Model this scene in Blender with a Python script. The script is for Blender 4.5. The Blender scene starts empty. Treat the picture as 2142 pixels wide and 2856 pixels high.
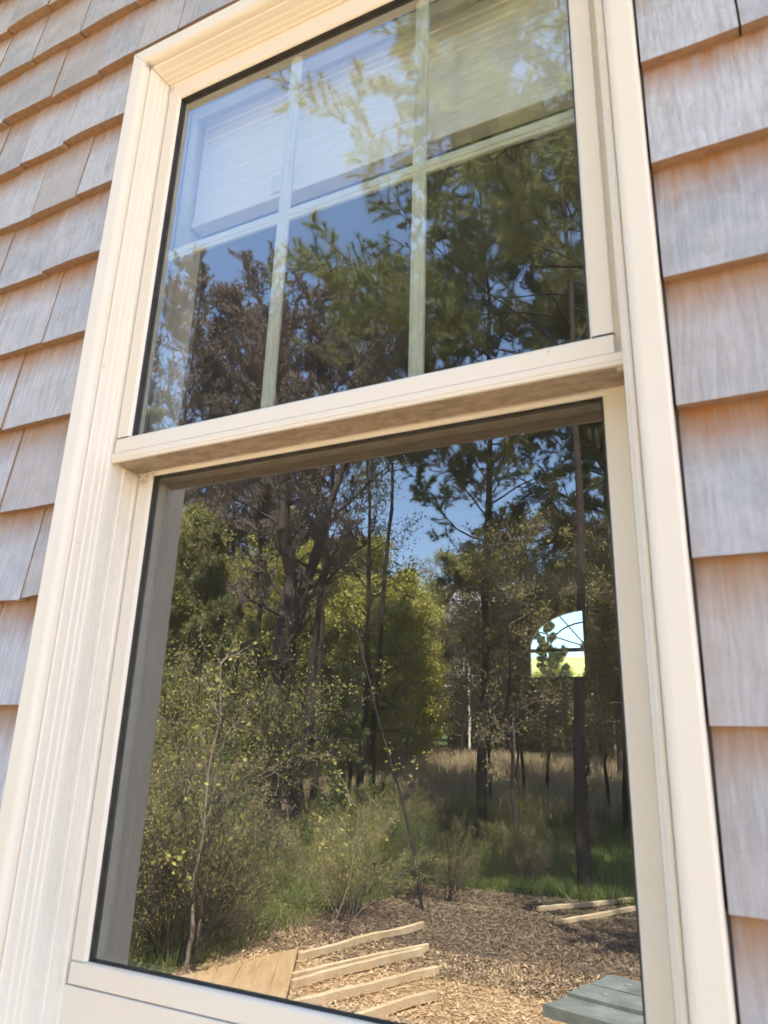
import bpy, math, random
import numpy as np
from mathutils import Vector, Matrix

scene = bpy.context.scene
col = scene.collection
R_ = math.radians

# ------------------------------------------------------------------ camera, sky, sun, exposure
cam_d = bpy.data.cameras.new('camera')
cam = bpy.data.objects.new('camera', cam_d); col.objects.link(cam)
cx = Vector((0.89329359, 0.44849349, 0.02966748)); cy = Vector((0.11310585, -0.28817975, 0.95087302))
cz = cx.cross(cy)
m = Matrix.Identity(4)
for i in range(3):
    m[i][0] = cx[i]; m[i][1] = cy[i]; m[i][2] = cz[i]
m.translation = Vector((0, -0.61, 1.5))
cam.matrix_world = m
cam_d.sensor_fit = 'HORIZONTAL'; cam_d.sensor_width = 36; cam_d.lens = 34.235
cam_d.clip_start = 0.02; cam_d.clip_end = 2000
cam_d.dof.use_dof = True; cam_d.dof.focus_distance = 3.6; cam_d.dof.aperture_fstop = 15
scene.camera = cam

SUN_EL = R_(60); SUN_AZ = R_(26)            # azimuth from +Y towards +X
world = bpy.data.worlds.new("World"); scene.world = world; world.use_nodes = True
wn = world.node_tree; wn.nodes.clear()
wo = wn.nodes.new('ShaderNodeOutputWorld'); bg = wn.nodes.new('ShaderNodeBackground')
sky = wn.nodes.new('ShaderNodeTexSky'); sky.sky_type = 'NISHITA'; sky.sun_disc = False
sky.sun_elevation = SUN_EL; sky.sun_rotation = SUN_AZ
sky.air_density = 1.0; sky.dust_density = 1.2; sky.ozone_density = 2.0
bg.inputs['Strength'].default_value = 0.15
wn.links.new(sky.outputs[0], bg.inputs[0]); wn.links.new(bg.outputs[0], wo.inputs[0])
sd = bpy.data.lights.new('sun', 'SUN'); sd.energy = 5.0; sd.angle = R_(0.5); sd.color = (1, .95, .86)
so = bpy.data.objects.new('sun', sd); col.objects.link(so)
sdir = Vector((math.sin(SUN_AZ)*math.cos(SUN_EL), math.cos(SUN_AZ)*math.cos(SUN_EL), math.sin(SUN_EL)))
so.rotation_euler = sdir.to_track_quat('Z', 'Y').to_euler(); so.location = (0, 0, 20)
scene.view_settings.view_transform = 'Standard'; scene.view_settings.look = 'None'
scene.view_settings.gamma = 1; scene.view_settings.exposure = 2.52
scene.cycles.max_bounces = 10; scene.cycles.transparent_max_bounces = 24
scene.cycles.glossy_bounces = 5; scene.cycles.diffuse_bounces = 4
scene.cycles.sample_clamp_indirect = 6
scene.cycles.use_denoising = True; scene.cycles.use_adaptive_sampling = False

# ------------------------------------------------------------------ helpers
def tag(o, label=None, cat=None, group=None, kind=None):
    if label: o['label'] = label
    if cat: o['category'] = cat
    if group: o['group'] = group
    if kind: o['kind'] = kind
    return o

def empty(name, loc=(0, 0, 0), rz=0, parent=None):
    o = bpy.data.objects.new(name, None); col.objects.link(o)
    o.empty_display_size = .2
    o.location = loc; o.rotation_euler = (0, 0, rz)
    if parent: o.parent = parent
    return o

def np_mesh(name, V, faces_n, idx, mats, parent=None, smooth=False, midx=None):
    """V (n,3); faces_n = verts per face (int); idx (f,faces_n)."""
    me = bpy.data.meshes.new(name)
    V = np.asarray(V, dtype=np.float32); idx = np.asarray(idx, dtype=np.int32)
    f = len(idx)
    me.vertices.add(len(V)); me.vertices.foreach_set('co', V.ravel())
    me.loops.add(f*faces_n); me.loops.foreach_set('vertex_index', idx.ravel())
    me.polygons.add(f)
    me.polygons.foreach_set('loop_start', np.arange(f, dtype=np.int32)*faces_n)
    me.polygons.foreach_set('loop_total', np.full(f, faces_n, dtype=np.int32))
    if smooth: me.polygons.foreach_set('use_smooth', np.ones(f, dtype=bool))
    for mt in (mats if isinstance(mats, list) else [mats]): me.materials.append(mt)
    if midx is not None: me.polygons.foreach_set('material_index', np.asarray(midx, dtype=np.int32))
    me.update(calc_edges=True)
    o = bpy.data.objects.new(name, me); col.objects.link(o)
    if parent: o.parent = parent
    return o

class MB:
    """collects polygons for one mesh object"""
    def __init__(s): s.v = []; s.f = []; s.mi = []
    def poly(s, pts, mi=0):
        b = len(s.v); s.v += [tuple(p) for p in pts]; s.f.append(list(range(b, b+len(pts)))); s.mi.append(mi)
    def box(s, x0, x1, y0, y1, z0, z1, mi=0, mat=None):
        P = [(x0,y0,z0),(x1,y0,z0),(x1,y1,z0),(x0,y1,z0),(x0,y0,z1),(x1,y0,z1),(x1,y1,z1),(x0,y1,z1)]
        if mat is not None: P = [tuple(mat @ Vector(p)) for p in P]
        b = len(s.v); s.v += P
        for q in ((0,3,2,1),(4,5,6,7),(0,1,5,4),(1,2,6,5),(2,3,7,6),(3,0,4,7)):
            s.f.append([b+i for i in q]); s.mi.append(mi)
    def tube(s, pts, rad, n=8, mi=0, cap=True):
        pts = [Vector(p) for p in pts]; b = len(s.v)
        for k, p in enumerate(pts):
            d = (pts[min(k+1, len(pts)-1)] - pts[max(k-1, 0)]).normalized()
            a = d.orthogonal().normalized(); c = d.cross(a)
            r = rad[k] if isinstance(rad, (list, tuple)) else rad
            for j in range(n):
                t = 2*math.pi*j/n
                s.v.append(tuple(p + a*r*math.cos(t) + c*r*math.sin(t)))
        for k in range(len(pts)-1):
            for j in range(n):
                s.f.append([b+k*n+j, b+k*n+(j+1) % n, b+(k+1)*n+(j+1) % n, b+(k+1)*n+j]); s.mi.append(mi)
        if cap:
            s.f.append([b+j for j in range(n)][::-1]); s.mi.append(mi)
            s.f.append([b+(len(pts)-1)*n+j for j in range(n)]); s.mi.append(mi)
    def build(s, name, mats, parent=None, smooth=False, bevel=0):
        me = bpy.data.meshes.new(name); me.from_pydata(s.v, [], s.f)
        for mt in (mats if isinstance(mats, list) else [mats]): me.materials.append(mt)
        me.polygons.foreach_set('material_index', s.mi)
        if smooth: me.polygons.foreach_set('use_smooth', [True]*len(s.f))
        me.update()
        o = bpy.data.objects.new(name, me); col.objects.link(o)
        if parent: o.parent = parent
        if bevel:
            md = o.modifiers.new('bevel', 'BEVEL'); md.width = bevel; md.segments = 2; md.limit_method = 'ANGLE'; md.angle_limit = R_(40)
        return o

# ------------------------------------------------------------------ materials
class NT:
    def __init__(s, name, rough=.6, spec=.4):
        s.m = bpy.data.materials.new(name); s.m.use_nodes = True; s.t = s.m.node_tree; s.t.nodes.clear()
        s.out = s.n('ShaderNodeOutputMaterial'); s.b = s.n('ShaderNodeBsdfPrincipled')
        s.b.inputs['Roughness'].default_value = rough; s.b.inputs['Specular IOR Level'].default_value = spec
        s.l(s.b.outputs[0], s.out.inputs[0])
    def n(s, t, **k):
        o = s.t.nodes.new(t)
        for a, v in k.items(): setattr(o, a, v)
        return o
    def l(s, a, b): s.t.links.new(a, b)
    def coord(s, kind='Object', scale=(1, 1, 1)):
        c = s.n('ShaderNodeTexCoord'); mp = s.n('ShaderNodeMapping'); mp.inputs['Scale'].default_value = scale
        s.l(c.outputs[kind], mp.inputs[0]); return mp.outputs[0]
    def noise(s, vec, scale=5, detail=4, rough=.6, dist=0):
        n = s.n('ShaderNodeTexNoise'); n.inputs['Scale'].default_value = scale; n.inputs['Detail'].default_value = detail
        n.inputs['Roughness'].default_value = rough; n.inputs['Distortion'].default_value = dist
        s.l(vec, n.inputs['Vector']); return n.outputs[0]
    def ramp(s, fac, stops):
        r = s.n('ShaderNodeValToRGB'); e = r.color_ramp.elements
        while len(e) < len(stops): e.new(.5)
        for el, (p_, c_) in zip(e, stops):
            el.position = p_; el.color = (c_[0], c_[1], c_[2], 1) if not isinstance(c_, (int, float)) else (c_, c_, c_, 1)
        s.l(fac, r.inputs[0]); return r.outputs[0]
    def mix(s, fac, a, b, mode='MIX'):
        x = s.n('ShaderNodeMix', data_type='RGBA', blend_type=mode)
        for sock, v in ((x.inputs[0], fac), (x.inputs[6], a), (x.inputs[7], b)):
            if isinstance(v, (int, float)): sock.default_value = v
            elif isinstance(v, tuple): sock.default_value = (*v, 1)
            else: s.l(v, sock)
        return x.outputs[2]
    def math(s, op, a, b=0.0, clamp=False):
        x = s.n('ShaderNodeMath', operation=op, use_clamp=clamp)
        for sock, v in ((x.inputs[0], a), (x.inputs[1], b)):
            if isinstance(v, (int, float)): sock.default_value = v
            else: s.l(v, sock)
        return x.outputs[0]
    def color(s, c):
        if isinstance(c, tuple): s.b.inputs['Base Color'].default_value = (*c, 1)
        else: s.l(c, s.b.inputs['Base Color'])
    def bump(s, h, strength=.3, dist=.01):
        b = s.n('ShaderNodeBump'); b.inputs['Strength'].default_value = strength; b.inputs['Distance'].default_value = dist
        s.l(h, b.inputs['Height']); s.l(b.outputs[0], s.b.inputs['Normal'])

def simple(name, c1, c2, scale=8, rough=.6, stretch=(1, 1, 1), bump=0, bd=.01, spec=.4, detail=4):
    t = NT(name, rough, spec); v = t.coord('Object', stretch); n = t.noise(v, scale, detail)
    t.color(t.ramp(n, [(.3, c1), (.7, c2)]))
    if bump: t.bump(n, bump, bd)
    return t.m

def vinyl_mat(name, base, dirt=.12, grime=0.0):
    t = NT(name, .42, .4)
    v = t.coord('Object'); big = t.noise(v, 3, 3); fine = t.noise(v, 420, 2)
    streak = t.noise(t.coord('Object', (7, 7, 5)), 1.5, 4)
    c = t.mix(t.math('MULTIPLY', t.ramp(streak, [(.45, 0.0), (.75, 1.0)]), dirt), base, (base[0]*.72, base[1]*.66, base[2]*.58))
    c = t.mix(t.math('MULTIPLY', t.ramp(big, [(.4, 0.0), (.7, 1.0)]), dirt), c, (base[0]*.85, base[1]*.8, base[2]*.72))
    speck = t.n('ShaderNodeTexVoronoi'); speck.inputs['Scale'].default_value = 34; speck.inputs['Randomness'].default_value = 1
    t.l(v, speck.inputs['Vector'])
    sp = t.ramp(speck.outputs['Distance'], [(.03, 1.0), (.055, 0.0)])
    pick = t.ramp(t.noise(v, 21, 1), [(.62, 0.0), (.66, 1.0)])
    c = t.mix(t.math('MULTIPLY', t.math('MULTIPLY', sp, pick), .55), c, (.16, .12, .09))
    if grime:
        g = t.noise(t.coord('Object', (1, 2.2, 1)), 46, 6, .75)
        g2 = t.noise(v, 9, 4)
        gg = t.math('MULTIPLY', t.ramp(g, [(.32, 0.15), (.62, 1.0)]), t.ramp(g2, [(.3, .7), (.65, 1.0)]))
        c = t.mix(t.math('MULTIPLY', gg, grime), c, (.22, .16, .11))
    sx = t.n('ShaderNodeSeparateXYZ'); gnz = t.noise(v, 85, 5, .75); mask = None
    for (px, py, pz, r, st) in ((-.738, .085, 1.858, .026, .6), (-.092, .070, 1.858, .022, .5), (-.768, .010, 2.534, .010, .45), (-.750, .045, 2.512, .009, .3)):
        d_ = t.n('ShaderNodeVectorMath', operation='DISTANCE'); t.l(v, d_.inputs[0]); d_.inputs[1].default_value = (px, py, pz)
        k_ = t.math('SUBTRACT', 1.0, t.math('DIVIDE', d_.outputs['Value'], r), True)
        k_ = t.math('MULTIPLY', t.math('MULTIPLY', t.math('MULTIPLY', k_, 2.2), t.ramp(gnz, [(.38, 0.0), (.6, 1.0)]), True), st)
        mask = k_ if mask is None else t.math('MAXIMUM', mask, k_)
    c = t.mix(mask, c, (.13, .09, .06))
    t.color(c); t.bump(fine, .06, .0006)
    return t.m

VC = (.81, .75, .665)
M = {}
M['vinyl'] = vinyl_mat('cream_vinyl', VC, .05)
M['vinyl_dusty'] = vinyl_mat('dusty_vinyl', (.84, .785, .70), .1, .14)
M['vinyl_grimy'] = vinyl_mat('grimy_vinyl', (.60, .48, .35), .3, .9)
M['gasket'] = simple('black_rubber_gasket', (.02, .018, .016), (.05, .045, .04), 60, .5)
M['spacer'] = simple('aluminium_spacer', (.18, .18, .17), (.26, .26, .25), 60, .35)
M['inner_dark'] = simple('dark_sash_liner', (.040, .037, .040), (.055, .05, .054), 30, .5)  # shade of the lower sash liner put into this dark tone
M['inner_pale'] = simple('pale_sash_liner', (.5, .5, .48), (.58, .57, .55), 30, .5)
M['muntin'] = simple('white_muntin', (.62, .63, .56), (.68, .69, .62), 40, .4)
M['sheath'] = simple('tar_paper', (.03, .026, .022), (.05, .045, .04), 30, .9)
M['blind'] = simple('blind_slat', (.80, .80, .80), (.88, .88, .87), 4, .5, (1, 1, 30))
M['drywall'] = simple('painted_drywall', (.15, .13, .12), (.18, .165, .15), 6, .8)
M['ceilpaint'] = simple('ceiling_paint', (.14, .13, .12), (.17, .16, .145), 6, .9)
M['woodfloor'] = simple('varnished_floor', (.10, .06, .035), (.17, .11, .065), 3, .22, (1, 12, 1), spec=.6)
M['roof'] = simple('asphalt_shingle', (.09, .085, .08), (.16, .15, .14), 40, .9, bump=.4)
M['whitepaint'] = simple('white_paint', (.72, .70, .66), (.8, .78, .74), 6, .5)
M['bark'] = simple('dark_bark', (.018, .013, .011), (.065, .048, .038), 14, .9, (1, 1, .25), bump=.8, bd=.03, detail=6)
M['bark_grey'] = simple('grey_bark', (.09, .08, .07), (.24, .21, .18), 18, .9, (1, 1, .3), bump=.6, bd=.02, detail=6)
M['twig_pale'] = simple('pale_twig', (.14, .11, .085), (.34, .28, .22), 20, .8)
M['twig_brown'] = simple('brown_twig', (.12, .09, .07), (.30, .235, .18), 20, .9)
M['lumber'] = simple('raw_lumber', (.50, .37, .21), (.70, .55, .36), 7, .7, (1, 1, 1), bump=.2, bd=.003)
M['ply'] = simple('tan_plywood', (.40, .26, .13), (.56, .39, .21), 3, .6, (1, 9, 1), bump=.1, bd=.002, detail=6)
M['teal'] = simple('weathered_teal_board', (.13, .15, .135), (.27, .295, .27), 9, .75, (1, 1, 1), bump=.35, bd=.004, detail=7)
M['steel'] = simple('steel_bolt', (.25, .25, .25), (.32, .32, .31), 50, .4)
M['nhouse'] = simple('grey_clapboard', (.09, .085, .08), (.13, .12, .11), 5, .8)
M['nroof'] = simple('pale_grey_roof', (.30, .29, .30), (.40, .385, .40), 30, .9)
M['decking'] = simple('deck_boards', (.10, .085, .07), (.16, .14, .12), 9, .8)

def leaf_mat(name, ca, cb, trans=.35, scale=1.1):
    t = NT(name, .5, .35)
    g = t.n('ShaderNodeNewGeometry')
    rnd = g.outputs['Random Per Island']
    v = t.coord('Object'); n = t.noise(v, scale, 3)
    f = t.math('ADD', t.math('MULTIPLY', rnd, .55), t.math('MULTIPLY', n, .55))
    c = t.ramp(f, [(.25, ca), (.8, cb)])
    t.color(c)
    tr = t.n('ShaderNodeBsdfTranslucent'); t.l(c, tr.inputs[0])
    mx = t.n('ShaderNodeMixShader'); mx.inputs[0].default_value = trans
    t.l(t.b.outputs[0], mx.inputs[1]); t.l(tr.outputs[0], mx.inputs[2]); t.l(mx.outputs[0], t.out.inputs[0])
    return t.m
M['needle'] = leaf_mat('pine_needles', (.085, .105, .04), (.33, .34, .13), .25)
M['needle_dark'] = leaf_mat('dark_needles', (.075, .08, .045), (.22, .21, .11), .2)
M['bud'] = leaf_mat('brown_buds', (.10, .08, .07), (.27, .22, .185), .1)
M['leaf_spring'] = leaf_mat('spring_leaves', (.30, .305, .06), (.66, .60, .18), .48)
M['leaf_olive'] = leaf_mat('olive_leaves', (.21, .215, .055), (.50, .47, .14), .45)
M['leaf_green'] = leaf_mat('green_leaves', (.05, .10, .02), (.14, .21, .05), .35)
M['leaf_rust'] = leaf_mat('rust_leaves', (.15, .10, .05), (.30, .20, .11), .3)
M['dry_grass'] = leaf_mat('dry_grass', (.34, .27, .16), (.58, .48, .31), .3)
M['grass'] = leaf_mat('green_grass', (.10, .14, .035), (.28, .33, .09), .35)
M['chips'] = leaf_mat('wood_chips', (.32, .20, .10), (.78, .58, .34), .0, 3)
M['litter'] = leaf_mat('leaf_litter', (.11, .08, .05), (.36, .26, .17), .1, 3)

def shingle_material():
    t = NT('weathered_cedar', .85, .2)
    at = t.n('ShaderNodeVertexColor'); at.layer_name = 'tone'
    sep = t.n('ShaderNodeSeparateColor'); t.l(at.outputs[0], sep.inputs[0])
    rnd, hv, rnd2 = sep.outputs[0], sep.outputs[1], sep.outputs[2]
    uv = t.n('ShaderNodeUVMap'); uv.uv_map = 'grain'
    mp = t.n('ShaderNodeMapping'); mp.inputs['Scale'].default_value = (1, .09, 1); t.l(uv.outputs[0], mp.inputs[0])
    # wavy cathedral grain
    warp = t.noise(uv.outputs[0], 7, 2)
    wv = t.n('ShaderNodeTexWave'); wv.wave_type = 'BANDS'; wv.bands_direction = 'X'
    wv.inputs['Scale'].default_value = 30; wv.inputs['Distortion'].default_value = 14; wv.inputs['Detail'].default_value = 2
    wv.inputs['Detail Scale'].default_value = .8; wv.inputs['Detail Roughness'].default_value = .6
    mp2 = t.n('ShaderNodeMapping'); mp2.inputs['Scale'].default_value = (1, .22, 1); t.l(uv.outputs[0], mp2.inputs[0]); t.l(mp2.outputs[0], wv.inputs['Vector'])
    fib = t.noise(mp.outputs[0], 330, 5, .7)
    mot = t.noise(uv.outputs[0], 16, 4)
    base = t.ramp(rnd, [(0, (.40, .445, .515)), (.5, (.52, .565, .64)), (1, (.60, .64, .705))])
    c = t.mix(t.math('MULTIPLY', t.ramp(fib, [(.36, 0.0), (.62, 1.0)]), .46), base, (.27, .26, .285))
    c = t.mix(t.math('MULTIPLY', t.ramp(wv.outputs[0], [(.0, 1.0), (.4, 0.0)]), .24), c, (.30, .28, .295))
    c = t.mix(t.math('MULTIPLY', t.ramp(mot, [(.42, 0.0), (.62, 1.0)]), .5), c, (.58, .57, .62))
    stain = t.math('ADD', hv, t.math('MULTIPLY', t.math('SUBTRACT', t.noise(mp.outputs[0], 70, 3), .5), .34))
    sm = t.ramp(stain, [(.58, 0.0), (.80, .45), (.97, 1.0)])
    c = t.mix(sm, c, (.36, .18, .08))
    med_ = t.noise(mp.outputs[0], 120, 4, .65)
    c = t.mix(t.math('MULTIPLY', t.ramp(med_, [(.5, 0.0), (.6, 1.0)]), .30), c, (.33, .31, .33))
    blot = t.noise(uv.outputs[0], 34, 5, .75)
    c = t.mix(t.math('MULTIPLY', t.ramp(blot, [(.5, 0.0), (.72, 1.0)]), .38), c, (.30, .24, .21))
    # individual warm boards
    c = t.mix(t.math('MULTIPLY', t.ramp(rnd2, [(.6, 0.0), (1, 1.0)]), .35), c, (.40, .31, .24))
    t.color(c); t.bump(t.math('ADD', fib, t.math('MULTIPLY', wv.outputs[0], .5)), .35, .0015)
    e = NT('cedar_butt', .9, .2); n = e.noise(e.coord('Object', (1, 1, 1)), 110, 5); n2 = e.noise(e.coord('Object'), 14, 3)
    e.color(e.mix(n2, e.ramp(n, [(.3, (.26, .15, .08)), (.7, (.50, .31, .17))]), (.33, .25, .19)))
    return t.m, e.m
M['shingle'], M['butt'] = shingle_material()

def glass_material():
    t = NT('window_glass'); t.t.nodes.remove(t.b)
    tr = t.n('ShaderNodeBsdfTransparent'); tr.inputs[0].default_value = (.80, .84, .81, 1)
    gl = t.n('ShaderNodeBsdfGlossy'); gl.inputs['Roughness'].default_value = 0.0; gl.inputs[0].default_value = (1, 1, .98, 1)
    fr = t.n('ShaderNodeFresnel'); fr.inputs[0].default_value = 1.5
    # low-e double pane: several reflecting surfaces
    fac = t.math('ADD', t.math('MULTIPLY', fr.outputs[0], 1.6), .12, True)
    n = t.noise(t.coord('Object'), 5, 2); n2 = t.noise(t.coord('Object'), 34, 2)
    b = t.n('ShaderNodeBump'); b.inputs['Strength'].default_value = .5; b.inputs['Distance'].default_value = .0004
    t.l(t.math('ADD', n, t.math('MULTIPLY', n2, .03)), b.inputs['Height']); t.l(b.outputs[0], gl.inputs['Normal'])
    mx0 = t.n('ShaderNodeMixShader'); t.l(fac, mx0.inputs[0]); t.l(tr.outputs[0], mx0.inputs[1]); t.l(gl.outputs[0], mx0.inputs[2])
    df = t.n('ShaderNodeBsdfDiffuse'); df.inputs[0].default_value = (.8, .78, .74, 1)      # haze painted as a thin pale veil to lift the blacks, plus specks
    dn = t.noise(t.coord('Object', (1, 1, .35)), 26, 6, .7)
    spk = t.n('ShaderNodeTexVoronoi'); spk.inputs['Scale'].default_value = 60; t.l(t.coord('Object'), spk.inputs['Vector'])
    spd = t.math('MULTIPLY', t.ramp(spk.outputs['Distance'], [(.02, 1.0), (.05, 0.0)]), t.ramp(t.noise(t.coord('Object'), 30, 1), [(.58, 0.0), (.62, .22)]))
    veil_specks = t.math('ADD', t.math('MULTIPLY', t.ramp(dn, [(.35, .4), (.75, 1.0)]), .028), spd)
    mx = t.n('ShaderNodeMixShader'); t.l(veil_specks, mx.inputs[0]); t.l(mx0.outputs[0], mx.inputs[1]); t.l(df.outputs[0], mx.inputs[2])
    clear = t.n('ShaderNodeBsdfTransparent')
    g = t.n('ShaderNodeNewGeometry'); m2 = t.n('ShaderNodeMixShader')
    sx = t.n('ShaderNodeSeparateXYZ'); t.l(g.outputs['True Normal'], sx.inputs[0])
    # only the coated outer face of the sealed unit reflects
    front = t.math('GREATER_THAN', t.math('ABSOLUTE', sx.outputs[1]), .5)
    fr2 = t.math('MULTIPLY', front, t.math('SUBTRACT', 1.0, g.outputs['Backfacing']))
    t.l(fr2, m2.inputs[0]); t.l(clear.outputs[0], m2.inputs[1]); t.l(mx.outputs[0], m2.inputs[2])
    t.l(m2.outputs[0], t.out.inputs[0])
    return t.m
M['glass'] = glass_material()

# ------------------------------------------------------------------ terrain
def sstep(a, b, x):
    t = min(1, max(0, (x-a)/(b-a))); return t*t*(3-2*t)
def terr(x, y):
    d = -y
    h = 1.5*sstep(8, 30, d) + 2.2*sstep(30, 90, d) + 14*sstep(90, 420, d)
    if d > 7: h += .12*math.sin(x*.7+1)*math.sin(y*.55)*sstep(7, 11, d)
    if y > 10: h += -1.2*sstep(10, 24, y)+13*sstep(34, 80, y)+14*sstep(90, 420, y)
    return h

def ground_mat():
    t = NT('yard_ground', .95, .1)
    v = t.coord('Object'); sep = t.n('ShaderNodeSeparateXYZ'); t.l(v, sep.inputs[0])
    big = t.noise(v, .6, 4); med = t.noise(v, 5, 5, .7); fine = t.noise(v, 60, 5, .75)
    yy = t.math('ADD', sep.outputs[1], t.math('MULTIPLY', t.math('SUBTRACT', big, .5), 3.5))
    chips = t.ramp(fine, [(.36, (.13, .08, .045)), (.5, (.50, .33, .175)), (.66, (.72, .53, .31))])
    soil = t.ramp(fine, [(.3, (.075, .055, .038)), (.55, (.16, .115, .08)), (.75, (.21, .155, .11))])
    green = t.ramp(med, [(.3, (.05, .075, .02)), (.7, (.11, .15, .045))])
    dry = t.ramp(fine, [(.3, (.26, .21, .125)), (.7, (.46, .38, .25))])
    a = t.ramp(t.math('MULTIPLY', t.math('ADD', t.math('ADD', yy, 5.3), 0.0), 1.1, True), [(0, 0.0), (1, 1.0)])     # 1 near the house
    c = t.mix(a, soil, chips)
    x2 = t.math('ADD', sep.outputs[0], t.math('MULTIPLY', big, 3.0))
    gmask = t.math('MULTIPLY', t.math('MULTIPLY', t.math('ADD', yy, 7.0), -.7, True), t.ramp(med, [(.35, .25), (.6, .9)]))
    c = t.mix(gmask, c, green)
    lmask = t.math('MULTIPLY', t.math('MULTIPLY', t.math('ADD', x2, 2.6), -1.2, True), t.ramp(med, [(.3, .35), (.6, .95)]))
    c = t.mix(lmask, c, green)
    dmask = t.math('MULTIPLY', t.math('MULTIPLY', t.math('ADD', yy, 13.8), -.5, True), t.math('MULTIPLY', t.math('ADD', yy, 34.0), .5, True))
    c = t.mix(dmask, c, dry)
    fmask = t.math('MULTIPLY', t.math('ADD', sep.outputs[1], -14.0), .3, True)
    c = t.mix(fmask, c, t.mix(med, (.40, .31, .10), (.52, .41, .15)))
    t.color(c); t.bump(fine, .6, .02)
    return t.m
xs = np.concatenate([np.linspace(-700, -60, 18)[:-1], np.linspace(-60, 60, 121), np.linspace(60, 700, 18)[1:]])
ys = np.concatenate([np.linspace(-700, -60, 24)[:-1], np.linspace(-60, 40, 101), np.linspace(40, 500, 12)[1:]])
gv = [(x, y, terr(x, y)) for y in ys for x in xs]; nx = len(xs)
gi = [(j*nx+i, j*nx+i+1, (j+1)*nx+i+1, (j+1)*nx+i) for j in range(len(ys)-1) for i in range(nx-1)]
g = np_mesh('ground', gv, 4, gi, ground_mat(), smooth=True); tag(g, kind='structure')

# ------------------------------------------------------------------ the house
house = empty('shingled_house')
tag(house, 'grey weathered cedar shingle house wall with a tall cream double hung window', 'house')

WX0, WX1 = -0.799, -0.041            # casing outer edges
WZ0, WZ1 = .96, 2.5656
rnd = random.Random(11)

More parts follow.
